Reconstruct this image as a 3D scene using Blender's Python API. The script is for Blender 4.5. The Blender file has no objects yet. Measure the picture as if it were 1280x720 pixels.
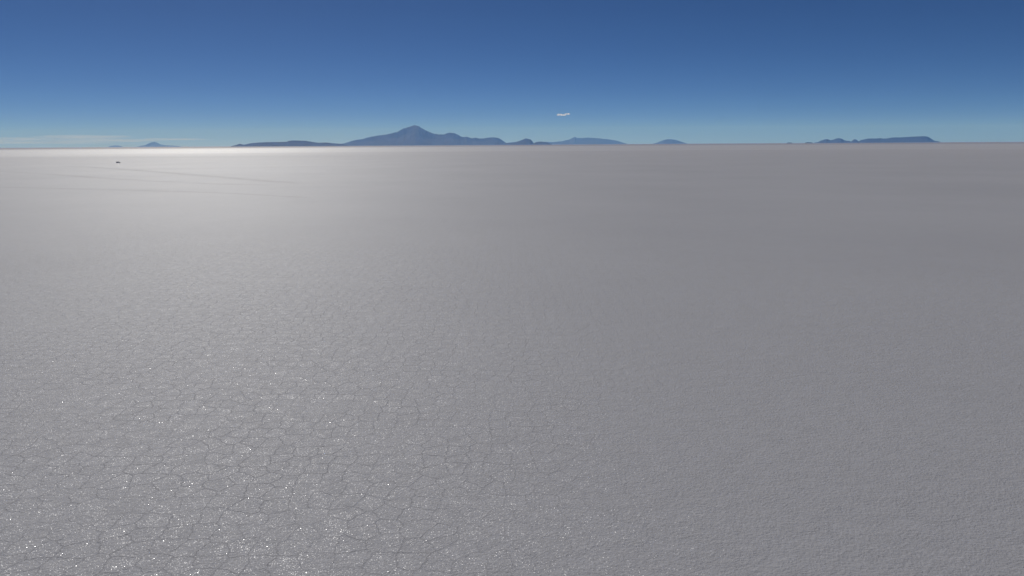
import bpy, bmesh, math, random
from mathutils import Vector, Matrix, noise

# ------------------------------------------------------------------ scene
S = bpy.context.scene
COL = S.collection
S.view_settings.view_transform = 'Standard'
S.view_settings.look = 'None'
S.view_settings.gamma = 1.0
S.view_settings.use_curve_mapping = False
S.view_settings.exposure = 0.0
S.cycles.use_denoising = True
S.cycles.volume_bounces = 2
S.cycles.max_bounces = 6
S.cycles.sample_clamp_indirect = 4.0

R = math.radians
SUN_AZ, SUN_EL = R(-23.5), R(37.0)

# ------------------------------------------------------------------ camera: a drone 20 m above the salt
CAM_H = 20.0
FOCAL = 865.0                       # in pixels of a 1280 wide picture
PITCH = math.atan((360 - 180.6) / FOCAL)
ROLL = -math.atan(0.0060)
cam = bpy.data.cameras.new("camera")
cam.sensor_width = 36.0
cam.angle = 2 * math.atan(640 / FOCAL)
cam.clip_start = 0.5
cam.clip_end = 400000.0
cam_ob = bpy.data.objects.new("camera", cam)
COL.objects.link(cam_ob)
CAM_M = (Matrix.Translation((0, 0, CAM_H)) @ Matrix.Rotation(R(90) - PITCH, 4, 'X')
         @ Matrix.Rotation(ROLL, 4, 'Z'))
cam_ob.matrix_world = CAM_M
S.camera = cam_ob


def ray(px, py):
    d = Vector(((px - 640) / FOCAL, (360 - py) / FOCAL, -1.0))
    return (CAM_M.to_3x3() @ d).normalized()


def horizon_y(px):
    return 360 - FOCAL * math.tan(PITCH) - (px - 640) * 0.0060


def azimuth(px):
    d = ray(px, horizon_y(px))
    return math.atan2(d.x, d.y)


def on_ground(px, py):
    d = ray(px, py)
    t = -CAM_H / d.z
    return Vector((d.x * t, d.y * t, 0.0))


def rise(px, h, dist):
    """height in metres of something h pixels above the horizon, dist metres off"""
    return CAM_H + h / FOCAL * dist * math.cos(azimuth(px)) * math.cos(PITCH) ** 2


# ------------------------------------------------------------------ node helper
class NT:
    def __init__(self, name, owner=None):
        if owner is None:
            self.mat = bpy.data.materials.new(name)
            self.mat.use_nodes = True
            self.t = self.mat.node_tree
        else:
            self.t = owner.node_tree
        self.t.nodes.clear()

    def n(self, kind, props=None, **ins):
        nd = self.t.nodes.new(kind)
        for k, v in (props or {}).items():
            setattr(nd, k, v)
        for k, v in ins.items():
            key = int(k[1:]) if k[0] == 'i' and k[1:].isdigit() else k.replace('_', ' ')
            sock = nd.inputs[key]
            if isinstance(v, bpy.types.NodeSocket):
                self.t.links.new(v, sock)
            else:
                sock.default_value = v
        return nd

    def math(self, op, a, b=0.0, clamp=False):
        return self.n('ShaderNodeMath', {'operation': op, 'use_clamp': clamp}, i0=a, i1=b).outputs[0]

    def vmath(self, op, a, b=(0, 0, 0), scale=None):
        nd = self.n('ShaderNodeVectorMath', {'operation': op}, i0=a, i1=b)
        if scale is not None:
            if isinstance(scale, bpy.types.NodeSocket):
                self.t.links.new(scale, nd.inputs['Scale'])
            else:
                nd.inputs['Scale'].default_value = scale
        return nd.outputs[0]

    def step(self, v, lo, hi, a=0.0, b=1.0):
        return self.n('ShaderNodeMapRange', {'interpolation_type': 'SMOOTHSTEP'},
                      i0=v, i1=lo, i2=hi, i3=a, i4=b).outputs[0]

    def lin(self, v, lo, hi, a, b):
        return self.n('ShaderNodeMapRange', {}, i0=v, i1=lo, i2=hi, i3=a, i4=b).outputs[0]

    def noise(self, vec, scale, detail=3.0, rough=0.5):
        return self.n('ShaderNodeTexNoise', {}, Vector=vec, Scale=scale, Detail=detail, Roughness=rough)

    def mix(self, f, a, b):
        nd = self.n('ShaderNodeMix', {'data_type': 'RGBA'}, i0=f)
        for i, v in ((6, a), (7, b)):
            if isinstance(v, bpy.types.NodeSocket):
                self.t.links.new(v, nd.inputs[i])
            else:
                nd.inputs[i].default_value = v
        return nd.outputs[2]

    def out(self, surface=None, volume=None):
        o = self.n('ShaderNodeOutputMaterial')
        if surface is not None:
            self.t.links.new(surface, o.inputs['Surface'])
        if volume is not None:
            self.t.links.new(volume, o.inputs['Volume'])


# ------------------------------------------------------------------ materials
SALT = (0.360, 0.358, 0.379, 1)


def salt_material(name, track=False):
    m = NT(name)
    pos = m.n('ShaderNodeNewGeometry').outputs['Position']
    flat = m.vmath('MULTIPLY', pos, (1, 1, 0))
    dist = m.n('ShaderNodeVectorMath', {'operation': 'LENGTH'}, i0=flat).outputs['Value']

    # --- polygons of the crust: wavering Voronoi edges
    wob = m.noise(flat, 0.55, 3.0, 0.55).outputs['Color']
    wob = m.vmath('SCALE', m.vmath('SUBTRACT', wob, (0.5, 0.5, 0.5)), scale=0.6)
    wob2 = m.noise(flat, 3.0, 2.0, 0.5).outputs['Color']
    wob2 = m.vmath('SCALE', m.vmath('SUBTRACT', wob2, (0.5, 0.5, 0.5)), scale=0.32)
    p = m.vmath('MULTIPLY', m.vmath('ADD', m.vmath('ADD', flat, wob), wob2), (1, 1, 0))
    edge = m.n('ShaderNodeTexVoronoi', {'feature': 'DISTANCE_TO_EDGE', 'voronoi_dimensions': '2D'},
               Vector=p, Scale=0.70, Randomness=0.70).outputs['Distance']
    cell = m.n('ShaderNodeTexVoronoi', {'feature': 'F1', 'voronoi_dimensions': '2D'},
               Vector=p, Scale=0.70, Randomness=0.70).outputs['Color']
    cell = m.n('ShaderNodeSeparateColor', {}, i0=cell).outputs[0]
    weak = m.step(m.noise(flat, 0.16, 3.0).outputs['Fac'], 0.34, 0.58)          # where cracks show clearly
    weak = m.lin(weak, 0, 1, 0.55, 1.0)
    shift = m.vmath('ADD', flat, m.vmath('SCALE', m.vmath('SUBTRACT',
                    m.noise(flat, 0.06, 3.0).outputs['Color'], (0.5, 0.5, 0.5)), scale=14.0))
    east = m.n('ShaderNodeVectorMath', {'operation': 'DOT_PRODUCT'}, i0=shift, i1=(1.0, -0.3, 0.0)).outputs['Value']
    pebbly = m.step(east, -17.0, 4.0)                                           # crust turns pebbly, polygons blur out
    weak = m.math('MULTIPLY', weak, m.lin(pebbly, 0, 1, 1.0, 0.12))
    thin = m.noise(flat, 1.3, 2.0).outputs['Fac']
    width = m.lin(thin, 0.3, 0.7, 0.007, 0.018)
    crack = m.math('SUBTRACT', 1.0, m.math('DIVIDE', edge, width), True)
    crack = m.math('MULTIPLY', crack, weak)
    ridge = m.math('MULTIPLY', m.step(edge, 0.006, 0.06, 1.0, 0.0), weak)

    # --- relief of the crust
    g1 = m.noise(flat, 7.0, 5.0, 0.68).outputs['Fac']
    g2 = m.noise(flat, 2.1, 3.0, 0.55).outputs['Fac']
    lump = m.n('ShaderNodeTexVoronoi', {'feature': 'SMOOTH_F1', 'voronoi_dimensions': '2D'},
               Vector=m.vmath('ADD', flat, wob2), Scale=5.0).outputs['Distance']
    hgt = m.math('MULTIPLY', m.math('MULTIPLY', g1, m.lin(pebbly, 0, 1, 0.065, 0.072)),
                 m.lin(m.noise(flat, 0.7, 4.0, 0.6).outputs['Fac'], 0.3, 0.7, 0.55, 1.4))
    hgt = m.math('ADD', hgt, m.math('MULTIPLY', g2, 0.05))
    hgt = m.math('ADD', hgt, m.math('MULTIPLY', lump, 0.022))
    hgt = m.math('ADD', hgt, m.math('MULTIPLY', ridge, 0.016))
    hgt = m.math('SUBTRACT', hgt, m.math('MULTIPLY', crack, 0.018))
    hgt = m.math('ADD', hgt, m.math('MULTIPLY', cell, 0.012))
    bump = m.n('ShaderNodeBump', {}, Strength=0.75, Distance=1.0, Height=hgt).outputs[0]

    # --- stains and broad differences of the crust, plus painted glare in the far band
    big = m.noise(flat, 0.012, 4.0, 0.55).outputs['Fac']
    far = m.noise(m.vmath('MULTIPLY', pos, (0.00018, 0.0011, 0)), 1.0, 4.0, 0.55).outputs['Fac']
    warp = m.math('ADD', dist, m.math('MULTIPLY', m.math('SUBTRACT', far, 0.5), 2600.0))
    smooth_sheet = m.math('MULTIPLY', m.step(warp, 1700, 2500), m.step(warp, 5600, 7600, 1.0, 0.0))
    shore = m.step(warp, 7600, 10500)
    streak = m.noise(m.vmath('MULTIPLY', pos, (0.00006, 0.0021, 0)), 1.0, 3.0, 0.5).outputs['Fac']
    col = m.mix(m.lin(big, 0.3, 0.7, 0, 1), (SALT[0] * .95, SALT[1] * .95, SALT[2] * .955, 1),
                (SALT[0] * 1.05, SALT[1] * 1.05, SALT[2] * 1.045, 1))
    col = m.mix(m.lin(g2, 0.3, 0.7, 0, 0.16), col, (0.27, 0.262, 0.27, 1))
    col = m.mix(m.lin(cell, 0, 1, 0, 0.10), col, (0.28, 0.272, 0.275, 1))
    col = m.mix(m.math('MULTIPLY', m.step(dist, 250, 2500), 0.6), col, (0.392, 0.376, 0.382, 1))   # crust slightly paler and warmer further out
    col = m.mix(m.math('MULTIPLY', smooth_sheet, 0.55), col, (0.44, 0.43, 0.43, 1))  # smoother salt; part of its sun glare is painted in as paler colour
    col = m.mix(m.math('MULTIPLY', shore, 0.6), col, (0.24, 0.21, 0.20, 1))
    col = m.mix(m.math('MULTIPLY', crack, 0.40), col, (0.13, 0.125, 0.125, 1))
    rough = m.lin(smooth_sheet, 0, 1, 0.61, 0.52)
    spec = m.math('SUBTRACT', m.lin(smooth_sheet, 0, 1, 0.080, 0.108), m.math('MULTIPLY', crack, 0.10))
    spec = m.math('MULTIPLY', spec, m.math('SUBTRACT', 1.0, m.math('MULTIPLY', shore, 0.75)))
    spec = m.math('MULTIPLY', spec, m.lin(streak, 0.3, 0.7, 0.65, 1.25))
    streak2 = m.noise(m.vmath('MULTIPLY', pos, (0.0006, 0.0065, 0)), 1.0, 3.0, 0.55).outputs['Fac']
    spec = m.math('MULTIPLY', spec, m.lin(streak2, 0.3, 0.7, 0.82, 1.16))
    if track:
        col = m.mix(0.17, col, (0.20, 0.19, 0.19, 1))
        spec = m.math('MULTIPLY', spec, 0.85)
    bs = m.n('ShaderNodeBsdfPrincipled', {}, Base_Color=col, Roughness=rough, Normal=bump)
    m.t.links.new(spec, bs.inputs['Specular IOR Level'])

    # --- salt crystals: small mirror facets, each with its own tilt
    def facets(scale, tilt, cut, gl):
        v = m.n('ShaderNodeTexVoronoi', {'feature': 'F1', 'voronoi_dimensions': '2D'}, Vector=flat, Scale=scale)
        c = m.n('ShaderNodeSeparateColor', {}, i0=v.outputs['Color'])
        w = m.n('ShaderNodeTexWhiteNoise', {'noise_dimensions': '3D'}, Vector=v.outputs['Color'])
        w = m.n('ShaderNodeSeparateColor', {}, i0=w.outputs['Color'])
        tx = m.math('MULTIPLY', m.math('SUBTRACT', m.math('ADD', c.outputs[0], w.outputs[0]), 1.0), tilt)
        ty = m.math('MULTIPLY', m.math('SUBTRACT', m.math('ADD', c.outputs[1], w.outputs[1]), 1.0), tilt)
        nrm = m.n('ShaderNodeCombineXYZ', {}, i0=tx, i1=ty, i2=1.0).outputs[0]
        nrm = m.vmath('NORMALIZE', nrm)
        g = m.n('ShaderNodeBsdfGlossy', {}, Color=(0.95, 0.95, 0.97, 1), Roughness=gl, Normal=nrm).outputs[0]
        sel = m.math('GREATER_THAN', c.outputs[2], cut)
        inner = m.step(v.outputs['Distance'], 0.18, 0.42, 1.0, 0.0)
        return g, m.math('MULTIPLY', sel, inner)
    patchy = m.step(m.noise(flat, 0.8, 3.0, 0.6).outputs['Fac'], 0.38, 0.66)
    whole = m.math('SUBTRACT', 1.0, m.math('MULTIPLY', m.step(edge, 0.008, 0.06, 1.0, 0.0), weak), True)
    sh = bs.outputs[0]
    for scale, tilt, cut, gl, lo, hi in ((17.0, 0.50, 0.25, 0.36, 0.022, 0.062),      # grainy sheen
                                         (27.0, 0.29, 0.86, 0.12, 0.003, 0.017),    # fine glints
                                         (18.0, 0.28, 0.965, 0.13, 0.001, 0.008)):    # larger crystal plates
        g, f = facets(scale, tilt, cut, gl)
        sh = m.n('ShaderNodeMixShader', {}, i0=m.math('MULTIPLY', m.math('MULTIPLY', f, whole), m.lin(patchy, 0, 1, lo, hi)), i1=sh, i2=g).outputs[0]
    if track:
        uv = m.n('ShaderNodeUVMap').outputs[0]
        sep = m.n('ShaderNodeSeparateXYZ', {}, i0=uv)
        side = m.math('ABSOLUTE', m.math('SUBTRACT', sep.outputs[1], 0.5))
        rag = m.noise(m.vmath('MULTIPLY', pos, (0.02, 0.12, 0)), 1.0, 4.0, 0.6).outputs['Fac']
        fade = m.math('MULTIPLY', m.step(side, 0.1, 0.5, 1.0, 0.0), m.step(rag, 0.3, 0.6, 0.35, 1.0))
        ends = m.math('MULTIPLY', m.step(sep.outputs[0], 0.0, 0.1), m.step(sep.outputs[0], 0.75, 1.0, 1.0, 0.0))
        fade = m.math('MULTIPLY', fade, ends)
        crumbs = m.noise(m.vmath('MULTIPLY', pos, (0.5, 1.1, 0)), 1.0, 3.0, 0.6).outputs['Fac']
        fade = m.math('GREATER_THAN', m.lin(fade, 0, 1, 0.12, 0.80), crumbs)      # broken patches of crust, not a film
        tr = m.n('ShaderNodeBsdfTransparent').outputs[0]
        sh = m.n('ShaderNodeMixShader', {}, i0=fade, i1=tr, i2=sh).outputs[0]
    m.out(sh)
    return m.mat


def rock_material(name, a, b, snow=None):
    m = NT(name)
    pos = m.n('ShaderNodeNewGeometry').outputs['Position']
    f = m.noise(pos, 0.0011, 6.0, 0.6).outputs['Fac']
    col = m.mix(m.lin(f, 0.32, 0.68, 0, 1), a, b)
    if snow is not None:
        z = m.n('ShaderNodeSeparateXYZ', {}, i0=pos).outputs[2]
        k = m.noise(pos, 0.006, 5.0, 0.65).outputs['Fac']
        lvl = m.math('ADD', z, m.math('MULTIPLY', m.math('SUBTRACT', k, 0.5), 900.0))
        col = m.mix(m.math('MULTIPLY', m.step(lvl, snow, snow + 260), 0.14), col, (0.42, 0.42, 0.44, 1))
    bump = m.n('ShaderNodeBump', {}, Strength=0.4, Distance=60.0, Height=f).outputs[0]
    bs = m.n('ShaderNodeBsdfPrincipled', {}, Base_Color=col, Roughness=0.95, Normal=bump)
    bs.inputs['Specular IOR Level'].default_value = 0.1
    m.out(bs.outputs[0])
    return m.mat


def plain_material(name, color, rough=0.5, metal=0.0, coat=0.0):
    m = NT(name)
    pos = m.n('ShaderNodeTexCoord').outputs['Object']
    f = m.noise(pos, 2.5, 4.0, 0.6).outputs['Fac']
    dust = (0.36, 0.34, 0.33, 1)
    col = m.mix(m.lin(f, 0.45, 0.8, 0.0, 0.35), color, dust)
    bs = m.n('ShaderNodeBsdfPrincipled', {}, Base_Color=col, Roughness=rough, Metallic=metal)
    bs.inputs['Coat Weight'].default_value = coat
    m.out(bs.outputs[0])
    return m.mat


def vapour_material(name, density, aniso, color=(1, 1, 1, 1), scale=None):
    m = NT(name)
    d = density
    if scale:
        pos = m.n('ShaderNodeNewGeometry').outputs['Position']
        f = m.noise(m.vmath('MULTIPLY', pos, scale), 1.0, 3.0, 0.6).outputs['Fac']
        d = m.math('MULTIPLY', m.step(f, 0.40, 0.66), density)
    v = m.n('ShaderNodeVolumePrincipled', {}, Color=color, Density=d, Anisotropy=aniso)
    v.inputs['Absorption Color'].default_value = (1, 1, 1, 1)       # scatters only: red light passes further than blue
    m.out(volume=v.outputs[0])
    return m.mat


# ------------------------------------------------------------------ mesh helpers
def link_mesh(name, bm, material, parent=None, smooth=False):
    me = bpy.data.meshes.new(name)
    bmesh.ops.recalc_face_normals(bm, faces=bm.faces[:])
    bm.to_mesh(me)
    bm.free()
    if smooth:
        for p in me.polygons:
            p.use_smooth = True
    me.materials.append(material)
    ob = bpy.data.objects.new(name, me)
    COL.objects.link(ob)
    if parent is not None:
        ob.parent = parent
    return ob


def describe(ob, label, cat, kind=None, group=None):
    ob['label'] = label
    ob['category'] = cat
    if kind:
        ob['kind'] = kind
    if group:
        ob['group'] = group
    return ob


# ------------------------------------------------------------------ ground: one sheet, 90 km in every direction
def build_ground():
    bm = bmesh.new()
    radii = [3.0]
    while radii[-1] < 93000:
        radii.append(min(radii[-1] * 1.16, 93000))
    seg = 128
    centre = bm.verts.new((0, 0, 0))
    rings = [[bm.verts.new((r * math.sin(2 * math.pi * i / seg), r * math.cos(2 * math.pi * i / seg), 0))
              for i in range(seg)] for r in radii]
    for i in range(seg):
        bm.faces.new((centre, rings[0][i], rings[0][(i + 1) % seg]))
    for a, b in zip(rings, rings[1:]):
        for i in range(seg):
            j = (i + 1) % seg
            bm.faces.new((a[i], b[i], b[j], a[j]))
    ob = link_mesh('ground', bm, salt_material('salt_crust'))
    for p in ob.data.polygons:
        if p.normal.z < 0:
            p.flip()
    return describe(ob, 'vast flat white salt crust broken into polygons by thin cracks', 'ground', 'structure')


ground = build_ground()


# ------------------------------------------------------------------ old wheel tracks across the salt
track_mat = salt_material('driven_salt', True)


def track(pts, width, label, z):
    ctrl = [on_ground(*p) for p in pts]
    line = []
    for i in range(len(ctrl) - 1):
        p0, p1 = ctrl[max(i - 1, 0)], ctrl[i]
        p2, p3 = ctrl[i + 1], ctrl[min(i + 2, len(ctrl) - 1)]
        for k in range(12):
            t = k / 12
            line.append(0.5 * ((2 * p1) + (p2 - p0) * t + (2 * p0 - 5 * p1 + 4 * p2 - p3) * t * t
                               + (3 * p1 - p0 - 3 * p2 + p3) * t ** 3))
    line.append(ctrl[-1])
    bm = bmesh.new()
    uvl = bm.loops.layers.uv.new('UVMap')
    rows = []
    for i, p in enumerate(line):
        d = (line[min(i + 1, len(line) - 1)] - line[max(i - 1, 0)]).normalized()
        s = Vector((d.y, -d.x, 0))
        rows.append([(bm.verts.new(p + s * width * (k / 4 - 0.5) + Vector((0, 0, z))), i / (len(line) - 1), k / 4)
                     for k in range(5)])
    for a, b in zip(rows, rows[1:]):
        for k in range(4):
            q = (a[k], a[k + 1], b[k + 1], b[k])
            f = bm.faces.new([v[0] for v in q])
            for lp, v in zip(f.loops, q):
                lp[uvl].uv = (v[1], v[2])
    ob = link_mesh('driven_track', bm, track_mat)
    if ob.data.polygons[0].normal.z < 0:
        ob.data.flip_normals()
    return describe(ob, label, 'track', 'structure', 'driven tracks across the salt')


track([(-60, 213), (0, 214.5), (64, 218), (144, 223.7), (265, 229.7), (335, 231.5), (430, 235)], 14,
      'grey driven track in the middle of three, below the small grey car', 0.004)
track([(-80, 232), (0, 234), (80, 235.7), (160, 237.7), (272, 241), (367, 246), (450, 249)], 9,
      'faint grey driven track nearest the camera, lowest of the three', 0.008)
track([(60, 207), (121, 209.5), (198, 215), (265, 220.5), (351, 227.5), (430, 231)], 16,
      'thin grey driven track passing just below the small grey car, farthest of three', 0.012)


# ------------------------------------------------------------------ mountains and hills
def lerp_profile(prof, x):
    for (x0, h0), (x1, h1) in zip(prof, prof[1:]):
        if x0 <= x <= x1:
            t = (x - x0) / (x1 - x0)
            return h0 + (h1 - h0) * t
    return 0.0


def ridge_noise(x, y, seed, octaves=5):
    a, f, tot, norm = 1.0, 1.0, 0.0, 0.0
    for k in range(octaves):
        tot += a * (1 - abs(noise.noise(Vector((x * f + seed, y * f - seed, seed * 1.7)))) * 2)
        norm += a
        a *= 0.55
        f *= 2.03
    return tot / norm


def mountain(name, prof, dist, mat, label, cat, slope=3.6, seed=1.0, nu=None, nv=61, rough=0.035):
    """range whose skyline follows prof = [(pixel x, pixels above the horizon)], dist metres away, with depth behind and before the crest"""
    x0, x1 = prof[0][0], prof[-1][0]
    nu = nu or max(24, int((x1 - x0) * 1.6))
    bm = bmesh.new()
    rows = []
    for i in range(nu + 1):
        px = x0 + (x1 - x0) * i / nu
        h = max(0.0, lerp_profile(prof, px))
        top = rise(px, h, dist) if h > 0 else 0.0
        az = azimuth(px)
        w = 500 + slope * top
        crest = dist * math.cos(azimuth(0.5 * (x0 + x1))) / math.cos(az) * 0.35 + dist * 0.65
        crest += 0.35 * top * noise.noise(Vector((px * 0.03, seed, 4)))
        top *= crest / dist
        row = []
        for j in range(nv):
            v = 2 * j / (nv - 1) - 1
            r = crest + w * v
            s = (1 - abs(v)) ** 1.25
            s *= 1 + rough * (noise.noise(Vector((px * 0.4, r / 900, seed))) + 0.6 * noise.noise(Vector((px, r / 400, seed))))
            gully = ridge_noise(az * dist / 1500, r / 2600, seed)
            s *= 1 - 0.32 * (1 - gully) * min(1, abs(v) * 4) * (1 - abs(v) * 0.4)
            row.append(bm.verts.new((r * math.sin(az), r * math.cos(az), top * max(s, 0) - 0.5)))
        rows.append(row)
    for a, b in zip(rows, rows[1:]):
        for j in range(nv - 1):
            bm.faces.new((a[j], b[j], b[j + 1], a[j + 1]))
    ob = link_mesh(name, bm, mat, smooth=True)
    z = sum(p.normal.z for p in ob.data.polygons)
    if z < 0:
        ob.data.flip_normals()
    return describe(ob, label, cat, 'structure')


def pts(ox, sx, base, sy, seq):
    return [(ox + X / sx, max(0.0, (base - Y) / sy)) for X, Y in seq]


ROCK = rock_material('volcanic_rock', (0.032, 0.031, 0.030, 1), (0.020, 0.020, 0.020, 1))
PEAK = rock_material('volcanic_summit_rock', (0.034, 0.032, 0.031, 1), (0.020, 0.020, 0.020, 1), 1050)

volcano = pts(400, 8, 334, 8, [(170, 334), (200, 319), (250, 311), (285, 300), (320, 289), (360, 280), (430, 270),
      (470, 259), (520, 247), (560, 240), (600, 235), (640, 231), (680, 225), (720, 214), (760, 203), (775, 205),
      (800, 190), (835, 167), (870, 162), (900, 149), (925, 144), (955, 137), (985, 148), (1000, 150), (1020, 163),
      (1050, 180), (1075, 194), (1110, 209), (1150, 224), (1200, 229), (1240, 230)])
volcano += pts(540, 6.4, 396, 6.4, [(110, 307), (140, 298), (180, 303), (210, 315), (235, 331), (260, 335), (280, 330),
      (305, 341), (320, 345), (350, 340), (375, 346), (410, 347), (450, 340), (500, 338), (535, 345), (560, 360),
      (590, 381), (605, 396)])
mountain('volcano', volcano, 46000, PEAK, 'tallest blue volcano with a rugged peak and long stepped shoulders', 'mountain',
         slope=4.0, seed=3.1, nv=81)
mountain('low_hill', pts(280, 6, 373, 6, [(50, 373), (70, 369), (100, 362), (120, 355), (138, 360), (155, 362), (200, 352),
      (250, 348), (300, 345), (380, 344), (440, 344), (475, 343), (484, 336), (500, 335), (520, 333), (560, 333), (575, 335),
      (590, 335), (620, 337), (650, 342), (700, 350), (720, 352), (760, 349), (800, 353), (830, 357), (870, 359),
      (910, 366), (930, 373)]), 34000, ROCK,
         'long low dark ridge tapering at its end, beside the left foot of the volcano', 'hill', seed=7.7, slope=4)
mountain('round_hill', pts(540, 6.4, 396, 6.4, [(575, 396), (600, 383), (640, 379), (670, 376), (690, 371), (710, 364),
      (730, 356), (743, 349), (755, 348), (770, 352), (790, 357), (800, 368), (810, 380), (822, 396)]), 40000, ROCK,
         'small dark pointed hill directly right of the volcano range', 'hill', seed=12.3)
mountain('low_knoll', pts(540, 6.4, 396, 6.4, [(805, 396), (825, 380), (850, 375), (880, 374), (910, 379), (935, 386), (960, 396)]),
         38000, ROCK, 'tiny dark knoll between the pointed hill and the pale horned hill', 'hill', seed=2.3)
mountain('pale_hill', [(664, 0), (672, 2.6), (684, 3.0)] + pts(680, 5.82, 353, 5.82, [(60, 338), (130, 331), (155, 325), (185, 319),
      (205, 308), (225, 299), (233, 306), (245, 308), (270, 309), (300, 308), (320, 306), (360, 309), (420, 315),
      (470, 320), (520, 328), (545, 335), (570, 343), (605, 353)]), 66000, ROCK,
         'pale blue long hill with one small horn on its crest', 'hill', seed=5.5)
mountain('pale_dome_hill', pts(680, 5.82, 349, 5.82, [(790, 349), (810, 346), (830, 338), (855, 329), (880, 320), (900, 318),
      (940, 319), (960, 324), (980, 330), (1005, 338), (1025, 344), (1040, 349)]), 62000, ROCK,
         'isolated small pale dome of a hill on the open horizon', 'hill', seed=8.1)
mountain('double_knoll', pts(960, 4, 148.5, 4, [(230, 148.5), (250, 145), (262, 139), (280, 133), (295, 131), (312, 137), (325, 134),
      (340, 128), (352, 126), (366, 129), (378, 136), (390, 140), (410, 141), (416, 148)]), 44000, ROCK,
         'twin rounded dark knolls left of the flat mesa', 'hill', seed=4.4)
mountain('pointed_knoll', pts(960, 4, 147, 4, [(408, 147), (420, 138), (430, 131), (440, 133), (448, 138), (456, 147)]), 42000, ROCK,
         'tiny pointed knoll wedged between the twin knolls and the mesa', 'hill', seed=6.4)
mountain('mesa', pts(960, 4, 146, 4, [(446, 146), (455, 139), (465, 134), (485, 130), (500, 127), (530, 127), (550, 126), (562, 125),
      (575, 128), (590, 127), (610, 124), (625, 122), (660, 122), (700, 120), (720, 119), (750, 117.5), (780, 117),
      (797, 120), (808, 126), (820, 133), (832, 140), (848, 142.5), (862, 146)]), 43000, ROCK,
         'long flat topped mesa ending in a steep slope, farthest right hill', 'hill', seed=9.9)
mountain('far_peak', pts(0, 4, 250, 4.4, [(680, 250), (700, 246), (730, 240), (745, 232), (760, 226), (775, 223), (790, 229),
      (805, 238), (830, 243), (890, 247), (905, 250)]), 90000, ROCK,
         'faint pale conical peak left of the long low ridge', 'mountain', seed=1.9)
mountain('far_knoll', pts(0, 4, 250, 5, [(540, 250), (555, 243), (575, 241), (600, 243), (615, 250)]), 88000, ROCK,
         'faintest tiny flat knoll left of the pale conical peak', 'hill', seed=3.9)
for px, hw, h, d, lab in ((987, 3.5, 0.5, 30000, 'low dark sliver of rock on the horizon, the left one of two beside the twin knolls'),
                          (1011, 5.0, 0.7, 32000, 'low dark sliver of rock touching the twin knolls on their left')):
    mountain('rock_islet', [(px - hw, 0), (px - hw * .5, h * .8), (px, h), (px + hw * .6, h * .6), (px + hw, 0)], d, ROCK, lab,
             'islet', seed=px * 0.01)


# ------------------------------------------------------------------ clouds (beyond and above the haze)
def cloud(name, pieces, dist, depth, mat, label, seed):
    """pieces = [(pixel x, pixels above horizon, half width px, half height px)], merged lumps of one cloud"""
    bm = bmesh.new()
    for k, (px, h, hw, hh) in enumerate(pieces):
        az = azimuth(px)
        c = Vector((dist * math.sin(az), dist * math.cos(az), rise(px, h, dist)))
        m_px = dist * math.cos(az) / FOCAL
        geo = bmesh.ops.create_icosphere(bm, subdivisions=4, radius=1.0)
        for v in geo['verts']:
            n = 1 + 0.30 * noise.fractal(v.co * 1.7 + Vector((seed + k * 7, 0, 0)), 0.8, 2.0, 4)
            q = v.co * n
            v.co = c + Matrix.Rotation(-az, 3, 'Z') @ Vector((q.x * hw * m_px, q.y * depth, q.z * hh * m_px))
    ob = link_mesh(name, bm, mat, smooth=True)
    return ob


white_vapour = vapour_material('cloud_vapour', 0.0045, 0.6, scale=(0.0035, 0.0035, 0.006))
c = cloud('cloud', [(699.5, 36.6, 3.4, 1.4), (703.5, 36.3, 3.8, 1.1), (708.5, 37.4, 3.4, 1.0)], 74000, 500, white_vapour,
          '', 2.0)
describe(c, 'single tiny white cloud in the clear blue sky right of the volcano', 'cloud')
veil = vapour_material('cloud_veil', 0.000019, 0.5)
c = cloud('cloud_bank', [(-60, 9, 70, 3.0), (20, 10, 60, 2.4), (105, 12.5, 52, 2.6), (130, 8.0, 70, 2.2), (60, 6.0, 80, 2.0),
                         (215, 9.0, 45, 1.2)], 150000, 9000, veil, '', 5.0)
describe(c, 'faint pale cloud bank low over the horizon at the far left', 'cloud')


# ------------------------------------------------------------------ a parked car far out on the salt
def box(bm, lo, hi, bevel=0.0, taper=None):
    g = bmesh.ops.create_cube(bm, size=1.0)
    vs = g['verts']
    for v in vs:
        t = v.co.z + 0.5
        v.co = Vector((lo[i] + (hi[i] - lo[i]) * (v.co[i] + 0.5) for i in range(3)))
        if taper and t > 0.5:
            cx = (lo[0] + hi[0]) / 2
            v.co.x += taper[0] if v.co.x < cx else -taper[1]
            v.co.y *= taper[2]
    if bevel:
        es = list({e for v in vs for e in v.link_edges})
        bmesh.ops.bevel(bm, geom=es, offset=bevel, segments=2, affect='EDGES', profile=0.6)


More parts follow.
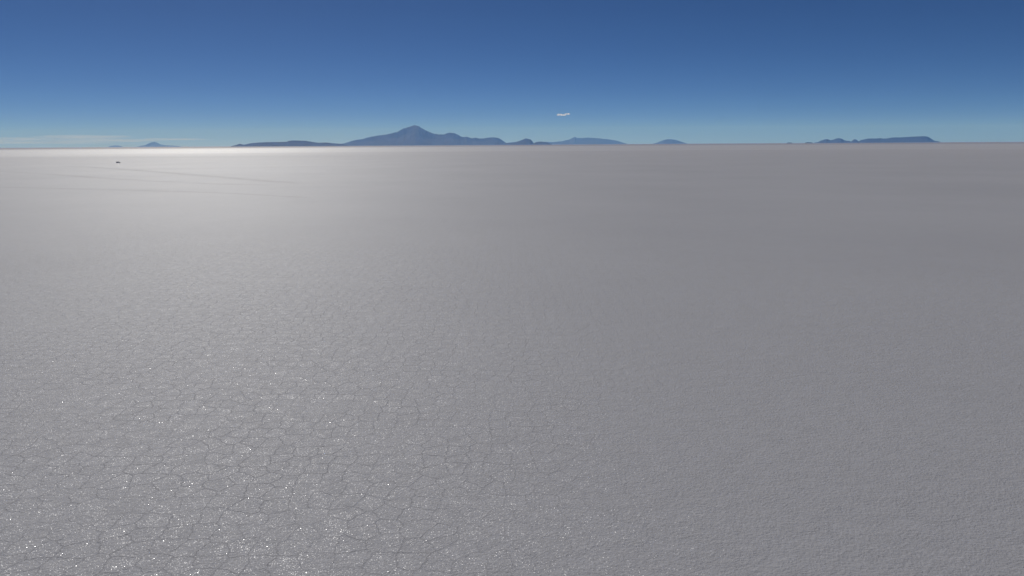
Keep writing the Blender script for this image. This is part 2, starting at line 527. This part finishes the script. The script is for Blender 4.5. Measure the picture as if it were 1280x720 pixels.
def build_car(loc, rot):
    root = bpy.data.objects.new('parked_car', None)
    COL.objects.link(root)
    root.location = loc
    root.rotation_euler = (0, 0, rot)
    describe(root, 'tiny grey car parked alone far out on the bright salt', 'car')
    paint = plain_material('dusty_grey_paint', (0.42, 0.42, 0.425, 1), 0.35, 0.0, 0.5)
    glass = plain_material('dark_glass', (0.015, 0.018, 0.02, 1), 0.08)
    rubber = plain_material('tyre_rubber', (0.02, 0.02, 0.02, 1), 0.9)
    steel = plain_material('wheel_steel', (0.35, 0.35, 0.36, 1), 0.4, 0.9)
    lamp = plain_material('lamp_glass', (0.6, 0.6, 0.58, 1), 0.15)
    bm = bmesh.new()
    box(bm, (-2.40, -0.93, 0.48), (2.40, 0.93, 1.12), 0.10)
    body = link_mesh('body', bm, paint, root)
    bm = bmesh.new()
    box(bm, (-2.30, -0.88, 1.10), (1.05, 0.88, 1.80), 0.07, (0.22, 0.50, 0.86))
    link_mesh('cabin', bm, paint, root)
    bm = bmesh.new()
    box(bm, (-1.75, -0.62, 1.81), (0.30, 0.62, 1.88), 0.03)
    link_mesh('roof_rack', bm, rubber, root)
    for s in (-1, 1):
        for a, b in ((-1.95, -1.05), (-0.97, -0.12), (-0.04, 0.62)):
            bm = bmesh.new()
            q = []
            for x, z in ((a, 1.20), (b, 1.20), (b - (0.14 if b > 0.5 else 0.0), 1.66), (a, 1.66)):
                y = 0.88 * (1 - 0.14 * (z - 1.10) / 0.70) + 0.004
                q.append(bm.verts.new((x, s * y, z)))
            bm.faces.new(q)
            bmesh.ops.solidify(bm, geom=bm.faces[:], thickness=0.01)
            link_mesh('window', bm, glass, root)
        bm = bmesh.new()
        box(bm, (2.36, s * 0.72 - 0.14, 0.80), (2.43, s * 0.72 + 0.14, 0.98), 0.02)
        link_mesh('headlight', bm, lamp, root)
    bm = bmesh.new()
    q = [bm.verts.new(v) for v in ((1.04, -0.74, 1.18), (1.04, 0.74, 1.18), (0.64, 0.68, 1.70), (0.64, -0.68, 1.70))]
    bm.faces.new(q)
    bmesh.ops.solidify(bm, geom=bm.faces[:], thickness=0.02)
    link_mesh('windscreen', bm, glass, root)
    for x in (-1.45, 1.45):
        for s in (-1, 1):
            bm = bmesh.new()
            bmesh.ops.create_cone(bm, cap_ends=True, segments=28, radius1=0.40, radius2=0.40, depth=0.26,
                                  matrix=Matrix.Translation((x, s * 0.84, 0.40)) @ Matrix.Rotation(R(90), 4, 'X'))
            bmesh.ops.bevel(bm, geom=[e for e in bm.edges if len(e.link_faces) == 2 and e.calc_face_angle(0) > 1],
                            offset=0.04, segments=2, affect='EDGES')
            w = link_mesh('wheel', bm, rubber, root)
            bm = bmesh.new()
            bmesh.ops.create_cone(bm, cap_ends=True, segments=24, radius1=0.23, radius2=0.20, depth=0.05,
                                  matrix=Matrix.Translation((x, s * 0.975, 0.40)) @ Matrix.Rotation(R(-90 * s), 4, 'X'))
            link_mesh('rim', bm, steel, w)
    return root


build_car(on_ground(148, 203.9), R(14))


# ------------------------------------------------------------------ haze
def build_haze():
    bm = bmesh.new()
    box(bm, (-96000, -96000, -1.6), (96000, 96000, 2150.0))
    ob = link_mesh('haze', bm, vapour_material('thin_haze', 2.1e-5, 0.08, (0.165, 0.385, 0.90, 1)))
    return describe(ob, 'thin blue air haze over the far salt and hills', 'haze', 'stuff')


build_haze()

# ------------------------------------------------------------------ sky and sun
W = bpy.data.worlds.new("World")
S.world = W
W.use_nodes = True
wt = NT('World', W)
sky = wt.n('ShaderNodeTexSky', {'sky_type': 'NISHITA', 'sun_disc': False, 'sun_elevation': SUN_EL,
                                'sun_rotation': SUN_AZ, 'altitude': 3650.0, 'air_density': 0.34,
                                'dust_density': 1.0, 'ozone_density': 5.0})
deep = wt.n('ShaderNodeHueSaturation', {}, Color=sky.outputs[0], Saturation=1.14, Hue=0.505)
bg = wt.n('ShaderNodeBackground', {}, Color=deep.outputs[0], Strength=0.054)
o = wt.n('ShaderNodeOutputWorld')
wt.t.links.new(bg.outputs[0], o.inputs['Surface'])

sun = bpy.data.lights.new('sun', 'SUN')
sun.energy = 3.5
sun.angle = R(0.53)
sun.color = (1.0, 0.985, 0.96)
sun_ob = bpy.data.objects.new('sun', sun)
COL.objects.link(sun_ob)
to_sun = Vector((math.sin(SUN_AZ) * math.cos(SUN_EL), math.cos(SUN_AZ) * math.cos(SUN_EL), math.sin(SUN_EL)))
sun_ob.rotation_euler = to_sun.to_track_quat('Z', 'Y').to_euler()
